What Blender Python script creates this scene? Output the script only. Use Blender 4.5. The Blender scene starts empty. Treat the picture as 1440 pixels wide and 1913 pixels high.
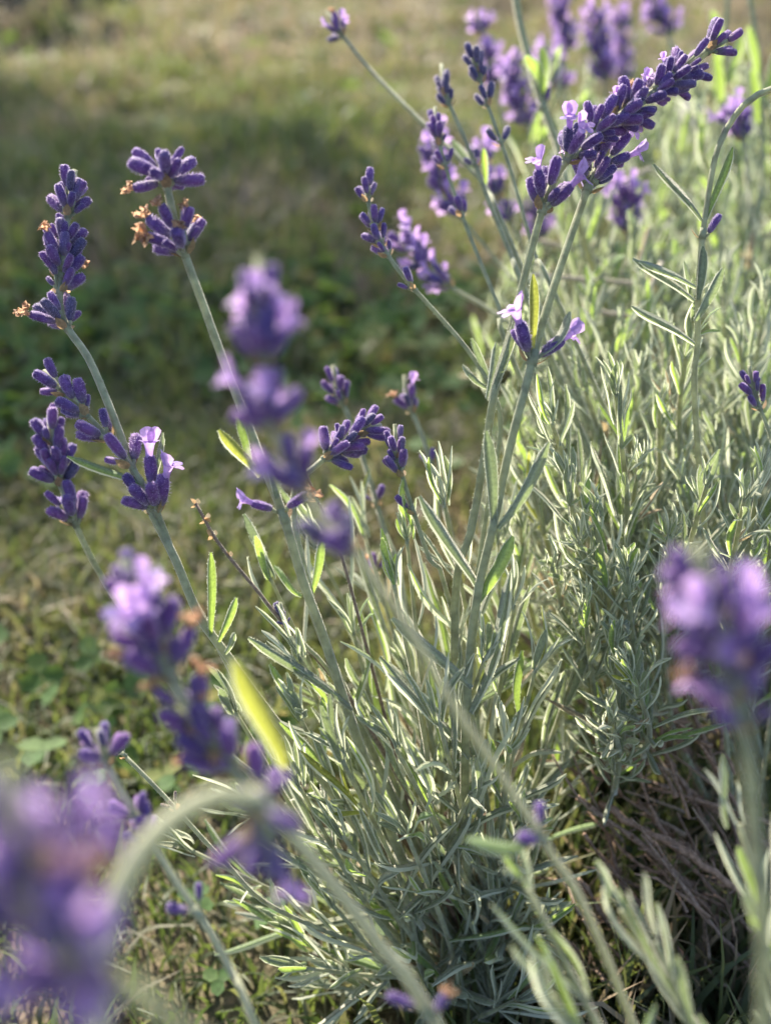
import bpy, math, random
import numpy as np
from mathutils import Vector, Matrix

random.seed(7)
rng = np.random.default_rng(7)
scene = bpy.context.scene
C = bpy.context.collection

# ------------------------------------------------------------------ camera
CAM_H, PITCH, VFOV = 0.30, math.radians(30.0), math.radians(50.0)
FOCUS = 0.272
TV = math.tan(VFOV / 2)
TH = TV * 1440 / 1913
cam_d = bpy.data.cameras.new('camera')
cam_d.sensor_fit = 'VERTICAL'
cam_d.sensor_height = 36
cam_d.lens = 18 / TV
cam_d.clip_start = 0.005
cam_d.clip_end = 500
cam_d.dof.use_dof = True
cam_d.dof.focus_distance = FOCUS
cam_d.dof.aperture_fstop = 8.4
cam = bpy.data.objects.new('camera', cam_d)
C.objects.link(cam)
cam.location = (0, 0, CAM_H)
cam.rotation_euler = (math.pi / 2 - PITCH, 0, 0)
scene.camera = cam

# ------------------------------------------------------------------ sky, sun, exposure
SUN_EL, SUN_AZ = math.radians(37), math.radians(-24)      # azimuth to the right of the view direction
w = bpy.data.worlds.new('World')
scene.world = w
w.use_nodes = True
nt = w.node_tree
bg = nt.nodes['Background']
sky = nt.nodes.new('ShaderNodeTexSky')
sky.sky_type = 'NISHITA'
sky.sun_disc = False
sky.sun_elevation = SUN_EL
sky.sun_rotation = SUN_AZ
nt.links.new(sky.outputs[0], bg.inputs[0])
sky.dust_density = 2.0
bg.inputs[1].default_value = 0.12
sun_d = bpy.data.lights.new('sun', 'SUN')
sun_d.energy = 5.0
sun_d.angle = math.radians(0.5)
sun_d.color = (1.0, 0.90, 0.74)
sun = bpy.data.objects.new('sun', sun_d)
C.objects.link(sun)
S = Vector((math.sin(SUN_AZ) * math.cos(SUN_EL), math.cos(SUN_AZ) * math.cos(SUN_EL), math.sin(SUN_EL)))
sun.rotation_euler = S.to_track_quat('Z', 'Y').to_euler()
sun.location = S * 5
scene.view_settings.view_transform = 'Standard'
scene.view_settings.look = 'None'
scene.view_settings.exposure = 1.5
scene.view_settings.gamma = 1
scene.cycles.max_bounces = 7
scene.cycles.diffuse_bounces = 3
scene.cycles.glossy_bounces = 2
scene.cycles.transmission_bounces = 5
scene.cycles.use_denoising = True
scene.cycles.caustics_reflective = False
scene.cycles.caustics_refractive = False

# ------------------------------------------------------------------ helpers
FWD = np.array([0, math.cos(PITCH), -math.sin(PITCH)])
UPV = np.array([0, math.sin(PITCH), math.cos(PITCH)])
RGT = np.array([1.0, 0, 0])
CAM = np.array([0, 0, CAM_H])


def P(px, py, d):
    """the place in the garden seen at that spot of the photograph, d metres deep"""
    return CAM + d * (FWD + RGT * ((px - 720) / 720 * TH) + UPV * ((956.5 - py) / 956.5 * TV))


def to_px(p):
    q = np.asarray(p) - CAM
    d = q @ FWD
    return 720 + (q @ RGT) / d / TH * 720, 956.5 - (q @ UPV) / d / TV * 956.5, d


def ground_at(px, py):
    r = P(px, py, 1.0) - CAM
    return CAM + r * (-CAM_H / r[2])


def unit(v):
    v = np.asarray(v, float)
    return v / (np.linalg.norm(v) + 1e-12)


def vnoise(x, y, seed=0):
    """smooth value noise, vectorised"""
    x = np.asarray(x, float); y = np.asarray(y, float)
    xi = np.floor(x); yi = np.floor(y)
    fx = x - xi; fy = y - yi
    fx = fx * fx * (3 - 2 * fx); fy = fy * fy * (3 - 2 * fy)

    def h(a, b):
        s = np.sin(a * 127.1 + b * 311.7 + seed * 74.7) * 43758.5453
        return s - np.floor(s)
    return (h(xi, yi) * (1 - fx) + h(xi + 1, yi) * fx) * (1 - fy) + (h(xi, yi + 1) * (1 - fx) + h(xi + 1, yi + 1) * fx) * fy


def ground_z(x, y):
    x = np.asarray(x, float); y = np.asarray(y, float)
    far = np.clip((y - 0.5) / 1.2, 0, 1)
    z = (vnoise(x * 9, y * 9, 1) - 0.5) * 0.012 + far * (vnoise(x * 3.2, y * 2.6, 2) - 0.6) * 0.05
    lump = np.clip((y - 0.75) / .8, 0, 1) * (vnoise(x * 6.0, y * 4.2, 6) - .5)
    return z + far * np.clip(vnoise(x * 1.1, y * 1.5, 5) - 0.5, 0, 1) * 0.12 + lump * .05


class MB:
    def __init__(self):
        self.v = []; self.f = []; self.m = []; self.n = 0

    def add(self, verts, faces, mat=0):
        verts = np.asarray(verts, float)
        self.v.append(verts)
        k = self.n
        for f in faces:
            self.f.append([i + k for i in f])
            self.m.append(mat)
        self.n += len(verts)

    def mesh(self, name, mats, smooth=True):
        me = bpy.data.meshes.new(name)
        v = np.concatenate(self.v) if self.v else np.zeros((0, 3))
        me.from_pydata(v.tolist(), [], self.f)
        for m in mats:
            me.materials.append(m)
        me.polygons.foreach_set('material_index', self.m)
        if smooth:
            me.polygons.foreach_set('use_smooth', [True] * len(self.f))
        me.update()
        return me


def mesh_tris(name, verts, faces, mats, midx=None, smooth=True):
    """fast mesh from numpy arrays of triangles or quads"""
    me = bpy.data.meshes.new(name)
    n, k = faces.shape
    me.vertices.add(len(verts)); me.vertices.foreach_set('co', np.ascontiguousarray(verts, np.float32).ravel())
    me.loops.add(n * k); me.loops.foreach_set('vertex_index', np.ascontiguousarray(faces, np.int32).ravel())
    me.polygons.add(n)
    me.polygons.foreach_set('loop_start', np.arange(0, n * k, k, dtype=np.int32))
    for m in mats:
        me.materials.append(m)
    if midx is not None:
        me.polygons.foreach_set('material_index', np.ascontiguousarray(midx, np.int32))
    if smooth:
        me.polygons.foreach_set('use_smooth', np.ones(n, bool))
    me.update(calc_edges=True)
    me.validate()
    return me


def link(name, data, parent=None, loc=None):
    o = bpy.data.objects.new(name, data)
    C.objects.link(o)
    if parent is not None:
        o.parent = parent
    if loc is not None:
        o.location = loc
    return o


def tag(o, label=None, cat=None, group=None, kind=None):
    if label: o['label'] = label
    if cat: o['category'] = cat
    if group: o['group'] = group
    if kind: o['kind'] = kind
    return o


def spline(pts, step=None, n=None):
    """Catmull-Rom through pts"""
    p = np.array(pts, float)
    if len(p) == 2:
        p = np.array([p[0], p[0] * .5 + p[1] * .5, p[1]])
    q = np.vstack([2 * p[0] - p[1], p, 2 * p[-1] - p[-2]])
    out = []
    for i in range(1, len(q) - 2):
        a, b, c, d = q[i - 1], q[i], q[i + 1], q[i + 2]
        m = n if n else max(2, int(np.linalg.norm(c - b) / (step or .004)))
        for t in np.arange(m) / m:
            out.append(.5 * (2 * b + (c - a) * t + (2 * a - 5 * b + 4 * c - d) * t * t + (3 * b - a - 3 * c + d) * t ** 3))
    out.append(p[-1])
    return np.array(out)


SQ = np.array([1.0, .80, 1.0, .80, 1.0, .80, 1.0, .80])       # four-angled, grooved stem


def tube(mb, pts, r0, r1, sides=8, prof=None, mat=0, knob=0.0):
    pts = np.asarray(pts)
    n = len(pts)
    tan = np.gradient(pts, axis=0)
    tan /= np.linalg.norm(tan, axis=1)[:, None] + 1e-12
    u = unit(np.cross(tan[0], [0.31, 0.2, 0.93]))
    V = []
    ang = np.arange(sides) / sides * 2 * math.pi
    for i in range(n):
        u = unit(u - tan[i] * (u @ tan[i]))
        w_ = np.cross(tan[i], u)
        r = r0 + (r1 - r0) * i / (n - 1)
        if knob:
            r *= 1 + knob * (random.random() - .5)
        rr = r * (prof if prof is not None else np.ones(sides))
        V.append(pts[i] + (np.cos(ang) * rr)[:, None] * u + (np.sin(ang) * rr)[:, None] * w_)
    V = np.vstack(V)
    F = []
    for i in range(n - 1):
        for j in range(sides):
            k = (j + 1) % sides
            F.append([i * sides + j, i * sides + k, (i + 1) * sides + k, (i + 1) * sides + j])
    F.append([(n - 1) * sides + j for j in range(sides)])
    F.append([j for j in range(sides)][::-1])
    mb.add(V, F, mat)


# ------------------------------------------------------------------ materials
def mat_new(name):
    m = bpy.data.materials.new(name)
    m.use_nodes = True
    t = m.node_tree
    t.nodes.clear()
    return m, t, t.nodes, t.links


def ramp(N, L, fac, stops):
    r = N.new('ShaderNodeValToRGB')
    e = r.color_ramp.elements
    while len(e) > 1:
        e.remove(e[-1])
    e[0].position = stops[0][0]; e[0].color = (*stops[0][1], 1)
    for p_, c_ in stops[1:]:
        k = e.new(p_); k.color = (*c_, 1)
    L.new(fac, r.inputs[0])
    return r.outputs[0]


def plant_mat(name, stops, trans, tfac=.35, rough=.6, sheen=.0, sheen_tint=(1, 1, 1), spec=.25, nscale=900, bump=.0, mottle=.25, bscale=3000, sheen_rough=.35, foot=None):
    """leaf-like surface: reflects one colour (picked per piece from stops), lets another through"""
    m, t, N, L = mat_new(name)
    geo = N.new('ShaderNodeNewGeometry')
    obi = N.new('ShaderNodeObjectInfo')
    addn = N.new('ShaderNodeMath'); addn.operation = 'ADD'
    L.new(geo.outputs['Random Per Island'], addn.inputs[0]); L.new(obi.outputs['Random'], addn.inputs[1])
    fr = N.new('ShaderNodeMath'); fr.operation = 'FRACT'; L.new(addn.outputs[0], fr.inputs[0])
    col = ramp(N, L, fr.outputs[0], stops)
    tc = N.new('ShaderNodeTexCoord')
    no = N.new('ShaderNodeTexNoise'); no.inputs['Scale'].default_value = nscale; no.inputs['Detail'].default_value = 3
    L.new(geo.outputs['Position'], no.inputs['Vector'])
    mr = N.new('ShaderNodeMapRange'); mr.inputs['To Min'].default_value = 1 - mottle; mr.inputs['To Max'].default_value = 1 + mottle
    mr.inputs['From Min'].default_value = .3; mr.inputs['From Max'].default_value = .7
    L.new(no.outputs['Fac'], mr.inputs['Value'])
    mul = N.new('ShaderNodeMix'); mul.data_type = 'RGBA'; mul.blend_type = 'MULTIPLY'; mul.inputs[0].default_value = 1
    if foot:
        sx = N.new('ShaderNodeSeparateXYZ'); L.new(tc.outputs['Object'], sx.inputs[0])
        fm = N.new('ShaderNodeMapRange'); fm.inputs['From Min'].default_value = .05; fm.inputs['From Max'].default_value = .45
        L.new(sx.outputs['Y'], fm.inputs['Value'])
        fx = N.new('ShaderNodeMix'); fx.data_type = 'RGBA'
        L.new(fm.outputs[0], fx.inputs[0]); fx.inputs[6].default_value = (*foot, 1); L.new(col, fx.inputs[7])
        col = fx.outputs[2]
    L.new(col, mul.inputs[6]); L.new(mr.outputs[0], mul.inputs[7])
    b = N.new('ShaderNodeBsdfPrincipled')
    b.inputs['Roughness'].default_value = rough
    b.inputs['Specular IOR Level'].default_value = spec
    b.inputs['Sheen Weight'].default_value = sheen
    b.inputs['Sheen Roughness'].default_value = sheen_rough
    b.inputs['Sheen Tint'].default_value = (*sheen_tint, 1)
    L.new(mul.outputs[2], b.inputs['Base Color'])
    if bump:
        n2 = N.new('ShaderNodeTexNoise'); n2.inputs['Scale'].default_value = bscale; n2.inputs['Detail'].default_value = 2
        L.new(geo.outputs['Position'], n2.inputs['Vector'])
        bp = N.new('ShaderNodeBump'); bp.inputs['Strength'].default_value = bump; bp.inputs['Distance'].default_value = .0003
        L.new(n2.outputs['Fac'], bp.inputs['Height']); L.new(bp.outputs[0], b.inputs['Normal'])
    tr = N.new('ShaderNodeBsdfTranslucent')
    tm = N.new('ShaderNodeMix'); tm.data_type = 'RGBA'; tm.blend_type = 'MULTIPLY'; tm.inputs[0].default_value = 1
    tm.inputs[6].default_value = (*trans, 1); L.new(mr.outputs[0], tm.inputs[7])
    L.new(tm.outputs[2], tr.inputs['Color'])
    mx = N.new('ShaderNodeMixShader'); mx.inputs[0].default_value = tfac
    L.new(b.outputs[0], mx.inputs[1]); L.new(tr.outputs[0], mx.inputs[2])
    out = N.new('ShaderNodeOutputMaterial'); L.new(mx.outputs[0], out.inputs[0])
    return m


M = {}
M['leaf'] = plant_mat('lavender_leaf', [(0, (.17, .20, .135)), (.45, (.26, .285, .23)), (.8, (.21, .24, .165)), (1, (.29, .30, .23))], (.37, .48, .18), .28, .6, .7, (1, .98, .9), .25, 1500, .6, .2)
M['leaf_green'] = plant_mat('lavender_leaf_green', [(0, (.17, .26, .11)), (1, (.22, .30, .16))], (.42, .60, .10), .42, .6, .6, (1, .98, .9), .25, 1500, .5, .2)
M['leaf_yellow'] = plant_mat('lavender_leaf_yellow', [(0, (.28, .31, .09)), (1, (.30, .34, .10))], (.50, .54, .08), .45, .6, .2, (1, .98, .8), .25, 1500, .4, .2)
M['leaf_dry'] = plant_mat('lavender_leaf_dry', [(0, (.34, .27, .18)), (1, (.40, .34, .24))], (.5, .38, .2), .3, .7, .4, (1, .98, .9), .2, 900, .6, .35)
M['stem'] = plant_mat('lavender_stem_skin', [(0, (.30, .33, .22)), (1, (.36, .38, .27))], (.52, .53, .22), .32, .6, 1.0, (1, .98, .9), .25, 350, .5, .3)
M['stem_pale'] = plant_mat('lavender_stem_pale_skin', [(0, (.42, .44, .31)), (1, (.46, .47, .34))], (.60, .60, .36), .36, .6, .8, (1, .98, .9), .25, 1800, .4, .15)
M['hair'] = plant_mat('plant_hair', [(0, (.54, .58, .50)), (1, (.60, .63, .55))], (.68, .72, .54), .5, .5, 0, mottle=0)
M['bud_hair'] = plant_mat('bud_hair', [(0, (.48, .40, .66)), (1, (.56, .47, .72))], (.70, .58, .86), .5, .5, 0, mottle=0)
M['calyx'] = plant_mat('calyx_skin', [(0, (.075, .046, .18)), (.35, (.12, .065, .23)), (.7, (.18, .075, .25)), (.9, (.09, .062, .24)), (1, (.15, .12, .22))], (.40, .20, .58), .22, .6, .8, (.80, .72, 1), .3, 700, .7, .3, 2600, foot=(.17, .15, .19))
M['calyx_grey'] = plant_mat('calyx_grey_skin', [(0, (.06, .055, .15)), (1, (.09, .08, .16))], (.30, .22, .45), .14, .6, .6, (.9, .85, 1), .3, 1500, .7, .35, 2600)
M['floret'] = plant_mat('floret_petal', [(0, (.40, .28, .60)), (.5, (.48, .31, .62)), (1, (.38, .29, .66))], (.66, .45, .82), .45, .5, .3, (1, .9, 1), .3, 1200, .4, .15)
M['dry_floret'] = plant_mat('dry_floret_petal', [(0, (.50, .32, .20)), (.5, (.58, .40, .28)), (1, (.48, .31, .23))], (.80, .52, .34), .45, .6, .2, (1, .9, .8), .2, 1500, .6, .25)
M['dry_calyx'] = plant_mat('dry_calyx_skin', [(0, (.16, .12, .12)), (1, (.22, .17, .15))], (.35, .24, .20), .2, .7, .5, (1, .95, .9), .2, 1500, .8, .35)
M['bract'] = plant_mat('bract_paper', [(0, (.30, .20, .13)), (1, (.24, .22, .12))], (.60, .40, .22), .4, .6, .2, (1, .95, .9), .2, 1500, .4, .25)
M['wood'] = plant_mat('lavender_wood', [(0, (.17, .115, .085)), (.5, (.25, .165, .12)), (1, (.21, .15, .12))], (.1, .07, .05), .0, .85, .0, (1, 1, 1), .15, 700, 1.0, .45, 1400)
M['twig'] = plant_mat('dry_twig', [(0, (.20, .15, .11)), (1, (.27, .20, .15))], (.3, .2, .1), .05, .8, .2, (1, 1, 1), .15, 900, .8, .35, 1600)
M['straw'] = plant_mat('dry_straw', [(0, (.48, .42, .32)), (1, (.52, .46, .36))], (.5, .4, .25), .15, .7, .4, (1, 1, 1), .2, 900, .5, .2)
M['shrub'] = plant_mat('shrub_leaf', [(0, (.07, .10, .09)), (1, (.11, .14, .14))], (.12, .2, .1), .25, .6, .2)
M['clover'] = plant_mat('clover_leaf', [(0, (.05, .10, .035)), (.5, (.075, .13, .05)), (.85, (.09, .14, .05)), (1, (.20, .16, .04))], (.22, .34, .06), .30, .7, .0, (1, 1, 1), .15, 500, 0, .25)


def grass_mat():
    m, t, N, L = mat_new('grass_blade')
    geo = N.new('ShaderNodeNewGeometry')
    no = N.new('ShaderNodeTexNoise'); no.inputs['Scale'].default_value = 6; no.inputs['Detail'].default_value = 4
    L.new(geo.outputs['Position'], no.inputs['Vector'])
    ad = N.new('ShaderNodeMath'); ad.operation = 'MULTIPLY_ADD'; ad.inputs[1].default_value = .55; ad.inputs[2].default_value = 0
    L.new(geo.outputs['Random Per Island'], ad.inputs[0])
    ad2 = N.new('ShaderNodeMath'); ad2.operation = 'ADD'
    mr = N.new('ShaderNodeMapRange'); mr.inputs['From Min'].default_value = .42; mr.inputs['From Max'].default_value = .66; mr.inputs['To Max'].default_value = .48
    nb = N.new('ShaderNodeTexNoise'); nb.inputs['Scale'].default_value = 1.7; nb.inputs['Detail'].default_value = 3
    L.new(geo.outputs['Position'], nb.inputs['Vector'])
    av = N.new('ShaderNodeMath'); av.operation = 'MULTIPLY_ADD'; av.inputs[1].default_value = .55
    hv = N.new('ShaderNodeMath'); hv.operation = 'MULTIPLY'; hv.inputs[1].default_value = .5
    L.new(no.outputs['Fac'], hv.inputs[0]); L.new(nb.outputs['Fac'], av.inputs[0]); L.new(hv.outputs[0], av.inputs[2])
    sp = N.new('ShaderNodeSeparateXYZ'); L.new(geo.outputs['Position'], sp.inputs[0])
    dr = N.new('ShaderNodeMapRange'); dr.inputs['From Min'].default_value = 1.3; dr.inputs['From Max'].default_value = 2.7; dr.inputs['To Max'].default_value = .17
    L.new(sp.outputs['Y'], dr.inputs['Value'])
    a3 = N.new('ShaderNodeMath'); a3.operation = 'ADD'; L.new(av.outputs[0], a3.inputs[0]); L.new(dr.outputs[0], a3.inputs[1])
    L.new(a3.outputs[0], mr.inputs['Value'])
    L.new(ad.outputs[0], ad2.inputs[0]); L.new(mr.outputs[0], ad2.inputs[1])
    col = ramp(N, L, ad2.outputs[0], [(0, (.045, .068, .032)), (.35, (.07, .092, .046)), (.55, (.10, .11, .065)), (.74, (.22, .175, .12)), (1, (.35, .28, .21))])
    tcol = ramp(N, L, ad2.outputs[0], [(0, (.15, .25, .05)), (.4, (.25, .33, .07)), (.6, (.36, .37, .12)), (.8, (.38, .30, .18)), (1, (.46, .36, .25))])
    b = N.new('ShaderNodeBsdfPrincipled'); b.inputs['Roughness'].default_value = .5; b.inputs['Specular IOR Level'].default_value = .35
    L.new(col, b.inputs['Base Color'])
    tr = N.new('ShaderNodeBsdfTranslucent'); L.new(tcol, tr.inputs['Color'])
    mx = N.new('ShaderNodeMixShader'); mx.inputs[0].default_value = .28
    L.new(b.outputs[0], mx.inputs[1]); L.new(tr.outputs[0], mx.inputs[2])
    out = N.new('ShaderNodeOutputMaterial'); L.new(mx.outputs[0], out.inputs[0])
    return m


M['grass'] = grass_mat()


def soil_mat():
    m, t, N, L = mat_new('lawn_soil')
    geo = N.new('ShaderNodeNewGeometry')
    no = N.new('ShaderNodeTexNoise'); no.inputs['Scale'].default_value = 14; no.inputs['Detail'].default_value = 8
    L.new(geo.outputs['Position'], no.inputs['Vector'])
    n2 = N.new('ShaderNodeTexNoise'); n2.inputs['Scale'].default_value = 220; n2.inputs['Detail'].default_value = 5
    L.new(geo.outputs['Position'], n2.inputs['Vector'])
    ad = N.new('ShaderNodeMath'); ad.operation = 'MULTIPLY_ADD'; ad.inputs[1].default_value = .5
    L.new(n2.outputs['Fac'], ad.inputs[0]); 
    h = N.new('ShaderNodeMath'); h.operation = 'MULTIPLY'; h.inputs[1].default_value = .6
    L.new(no.outputs['Fac'], h.inputs[0]); L.new(h.outputs[0], ad.inputs[2])
    col = ramp(N, L, ad.outputs[0], [(.3, (.035, .035, .018)), (.5, (.07, .065, .03)), (.62, (.13, .10, .06)), (.8, (.2, .16, .11))])
    b = N.new('ShaderNodeBsdfPrincipled'); b.inputs['Roughness'].default_value = .9
    L.new(col, b.inputs['Base Color'])
    bp = N.new('ShaderNodeBump'); bp.inputs['Distance'].default_value = .004
    L.new(n2.outputs['Fac'], bp.inputs['Height']); L.new(bp.outputs[0], b.inputs['Normal'])
    out = N.new('ShaderNodeOutputMaterial'); L.new(b.outputs[0], out.inputs[0])
    return m


M['soil'] = soil_mat()

# ------------------------------------------------------------------ the ground
def grid_axis(vals):
    return np.unique(np.concatenate(vals))


gx = grid_axis([np.linspace(-200, -3, 14), np.linspace(-3, 3, 121), np.linspace(3, 200, 14)])
gy = grid_axis([np.linspace(-60, -.4, 10), np.linspace(-.4, 5.5, 140), np.linspace(5.5, 400, 20)])
GX, GY = np.meshgrid(gx, gy)
GZ = ground_z(GX, GY) * ((np.abs(GX) < 60) & (GY < 60))
V = np.stack([GX.ravel(), GY.ravel(), GZ.ravel() - .003], 1)
nx, ny = len(gx), len(gy)
I = (np.arange(ny - 1)[:, None] * nx + np.arange(nx - 1)[None]).ravel()
me = mesh_tris('ground', V, np.stack([I, I + 1, I + nx + 1, I + nx], 1), [M['soil']])
tag(link('ground', me), 'lawn soil with thatch under grass and clover', kind='structure')


# grass blades: one uncountable mass
def blades(n, x, y, ln, wd, lean, name_seed):
    r = np.random.default_rng(name_seed)
    z = ground_z(x, y) - .004
    az = r.uniform(0, 2 * math.pi, n)
    side = np.stack([np.cos(az), np.sin(az), np.zeros(n)], 1)
    baz = r.uniform(0, 2 * math.pi, n)
    bend = np.stack([np.cos(baz), np.sin(baz), np.zeros(n)], 1)
    b0 = np.stack([x, y, z], 1)
    vs = []
    for t, wf in ((0, .8), (.35, 1.0), (.7, .75)):
        p = b0 + np.stack([np.zeros(n), np.zeros(n), ln * t * (1 - .35 * lean * t)], 1) + bend * (ln * lean * t * t)[:, None]
        vs.append(p - side * (wd * wf / 2)[:, None]); vs.append(p + side * (wd * wf / 2)[:, None])
    p = b0 + np.stack([np.zeros(n), np.zeros(n), ln * (1 - .42 * lean)], 1) + bend * (ln * lean)[:, None]
    vs.append(p)
    V = np.stack(vs, 1).reshape(-1, 3)
    k = np.arange(n)[:, None] * 7
    F = np.concatenate([k + np.array(f) for f in ([0, 1, 3], [0, 3, 2], [2, 3, 5], [2, 5, 4], [4, 5, 6])], 1).reshape(-1, 3)
    return V, F


def scatter(n, y0, y1, half, power=1.0, seed=0):
    r = np.random.default_rng(seed)
    u = r.uniform(0, 1, n)
    y = np.sqrt(y0 ** 2 + u * (y1 ** 2 - y0 ** 2)) if power == 1 else y0 * (y1 / y0) ** u
    x = r.uniform(-1, 1, n) * (half * y + .12)
    return x, y


parts = []
off = 0
sets = []
x, y = scatter(46000, .06, .75, .46, seed=11)
n = len(x); r = np.random.default_rng(21)
clump = vnoise(x * 22, y * 22, 3)
sets.append(blades(n, x, y, r.uniform(.010, .026, n) * (.55 + .9 * clump), r.uniform(.0011, .0021, n), r.uniform(.1, 1.2, n), 31))
x, y = scatter(34000, .7, 2.0, .46, seed=12)
n = len(x); r = np.random.default_rng(22); clump = vnoise(x * 10, y * 10, 3)
sets.append(blades(n, x, y, r.uniform(.014, .04, n) * (.4 + 1.2 * clump), r.uniform(.002, .0045, n), r.uniform(.1, 1.0, n), 32))
x, y = scatter(52000, 1.9, 5.6, .46, seed=13)
n = len(x); r = np.random.default_rng(23); clump = vnoise(x * 5, y * 5, 4)
sets.append(blades(n, x, y, r.uniform(.02, .06, n) * (.3 + 2.0 * clump ** 2), r.uniform(.004, .009, n), r.uniform(.1, 1.0, n), 33))
# taller bright blades between the woody stems
bx = ground_at(1260, 1660)
n = 1800; r = np.random.default_rng(24)
sets.append(blades(n, bx[0] + r.normal(-.01, .05, n), bx[1] + r.normal(.03, .05, n), r.uniform(.03, .075, n), r.uniform(.0016, .003, n), r.uniform(.1, .6, n), 34))
bx = ground_at(1270, 1860)
n = 1300; r = np.random.default_rng(25)
sets.append(blades(n, bx[0] + r.normal(0, .04, n), bx[1] + r.normal(0, .035, n), r.uniform(.02, .06, n), r.uniform(.0014, .0026, n), r.uniform(.1, .7, n), 35))
VV, FF, off = [], [], 0
for v, f in sets:
    VV.append(v); FF.append(f + off); off += len(v)
me = mesh_tris('grass', np.concatenate(VV), np.concatenate(FF), [M['grass']])
tag(link('grass', me), 'short mossy lawn grass with dry tan blades', kind='stuff')

# clover and small round weeds: ground cover
def clover_patch():
    r = np.random.default_rng(41)
    x1, y1 = scatter(3600, .12, .9, .46, seed=42)
    x2, y2 = scatter(3400, .9, 4.6, .46, seed=43)
    x = np.concatenate([x1, x2]); y = np.concatenate([y1, y2])
    keep = (vnoise(x * 7, y * 7, 9) + .25 * r.uniform(-1, 1, len(x)) > .5) & ((y > .3) | (r.uniform(0, 1, len(x)) < .1))
    x, y = x[keep], y[keep]
    V, F = [], []
    ang = np.linspace(0, 2 * math.pi, 7)[:-1]
    for i in range(len(x)):
        big = 1 + .9 * min(1, max(0, (y[i] - .7)))
        s = r.uniform(.0028, .0060) * big
        z = float(ground_z(x[i], y[i])) + r.uniform(.004, .022)
        nrm = unit([r.normal(0, .45), r.normal(-.1, .45), 1])
        t1 = unit(np.cross(nrm, [r.normal(), r.normal(), .1])); t2 = np.cross(nrm, t1)
        c0 = np.array([x[i], y[i], z])
        leaflets = 3 if r.random() < .75 else 1
        for k in range(leaflets):
            a = k * 2 * math.pi / 3 + r.normal(0, .1)
            d_ = t1 * math.cos(a) + t2 * math.sin(a)
            e_ = np.cross(nrm, d_)
            c = c0 + d_ * s * .95
            ss = s * (1 if leaflets == 3 else 1.9)
            b = len(V)
            V.append(c - nrm * ss * .12)
            for q in ang:
                V.append(c + d_ * math.cos(q) * ss * .95 + e_ * math.sin(q) * ss * .82 + nrm * ss * .16 * abs(math.sin(q)))
            for q in range(6):
                F.append([b, b + 1 + q, b + 1 + (q + 1) % 6])
    me = mesh_tris('clover', np.array(V), np.array(F), [M['clover']])
    tag(link('clover', me), 'clover and small round leaved weeds growing in the lawn', kind='stuff')


clover_patch()

# ------------------------------------------------------------------ leaf meshes (unit length along +Y, unit width along X)
def leaf_mesh(name, bend, twist, mats, hairs=70, seed=0, wide=1.0):
    r = np.random.default_rng(seed)
    mb = MB()
    ny_, prof = 7, np.array([(-.46, -.34), (-.42, .02), (0, -.10), (.42, .02), (.46, -.34)])
    V = []
    cen, wid = [], []
    for i in range(ny_ + 1):
        t = i / ny_
        wv = (.42 + .58 * math.sin(min(1, t * 1.45) * math.pi / 2)) * (1 - max(0, (t - .72) / .28) ** 2.2 * .72)
        if i == ny_:
            wv = .22
        y_ = t
        z_ = bend * (t * t) + .02 * math.sin(t * 6 + seed)
        x_ = twist * .12 * math.sin(t * 3.0 + seed)
        cen.append((x_, y_, z_)); wid.append(wv)
        for a, b in prof:
            V.append((x_ * 8 + a * wv, y_, z_ + b * wv * .085))
    # x is in widths, y and z in lengths
    F = []
    for i in range(ny_):
        for j in range(4):
            k = i * 5 + j
            F.append([k, k + 1, k + 6, k + 5])
    mb.add(V, F, 0)
    mb.m = [1 if i % 4 in (0, 3) else 0 for i in range(len(F))]
    V = np.array(V)
    for h in range(hairs):
        t = r.uniform(.03, 1.0)
        i = min(ny_ - 1, int(t * ny_)); f = t * ny_ - i
        s = -1 if h % 2 else 1
        a = 0 if s < 0 else 4
        p = V[i * 5 + a] * (1 - f) + V[(i + 1) * 5 + a] * f
        if h % 5 == 0:
            p = p + np.array([-s * r.uniform(.1, .8) * wid[i], 0, .012 * wid[i]])
            d = np.array([r.normal(0, .05), r.normal(0, .008), .016])
        else:
            d = np.array([s * r.uniform(.08, .17), r.normal(.006, .006), r.normal(0, .004)])
        e = np.array([0, .004, 0])
        mb.add([p - e, p + e, p + d], [[0, 1, 2]], 1)
    return mb.mesh(name, mats)


LEAFV = {}
for key in ('leaf', 'leaf_green', 'leaf_yellow', 'leaf_dry'):
    LEAFV[key] = [leaf_mesh('leaf', b_, t_, [M[key], M['hair']], 80, 100 + i) for i, (b_, t_) in
                  enumerate([(.02, .2), (.12, .5), (-.12, .3), (.26, .2), (-.24, .6), (.05, 1.0)])]


def leaf_matrix(p, d, nrm, ln, wd):
    d = unit(d)
    s = unit(np.cross(d, nrm))
    n_ = np.cross(s, d)
    m = np.eye(4)
    m[:3, 0] = s * wd; m[:3, 1] = d * ln; m[:3, 2] = n_ * ln; m[:3, 3] = p
    return m


def put_leaf(parent, origin, m, key='leaf', var=None, name='leaf'):
    me = LEAFV[key][random.randrange(6) if var is None else var]
    o = bpy.data.objects.new(name, me)
    C.objects.link(o)
    o.parent = parent
    mm = Matrix(m.tolist())
    mm.translation = Vector((m[:3, 3] - origin).tolist())
    o.matrix_basis = mm
    return o


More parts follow.
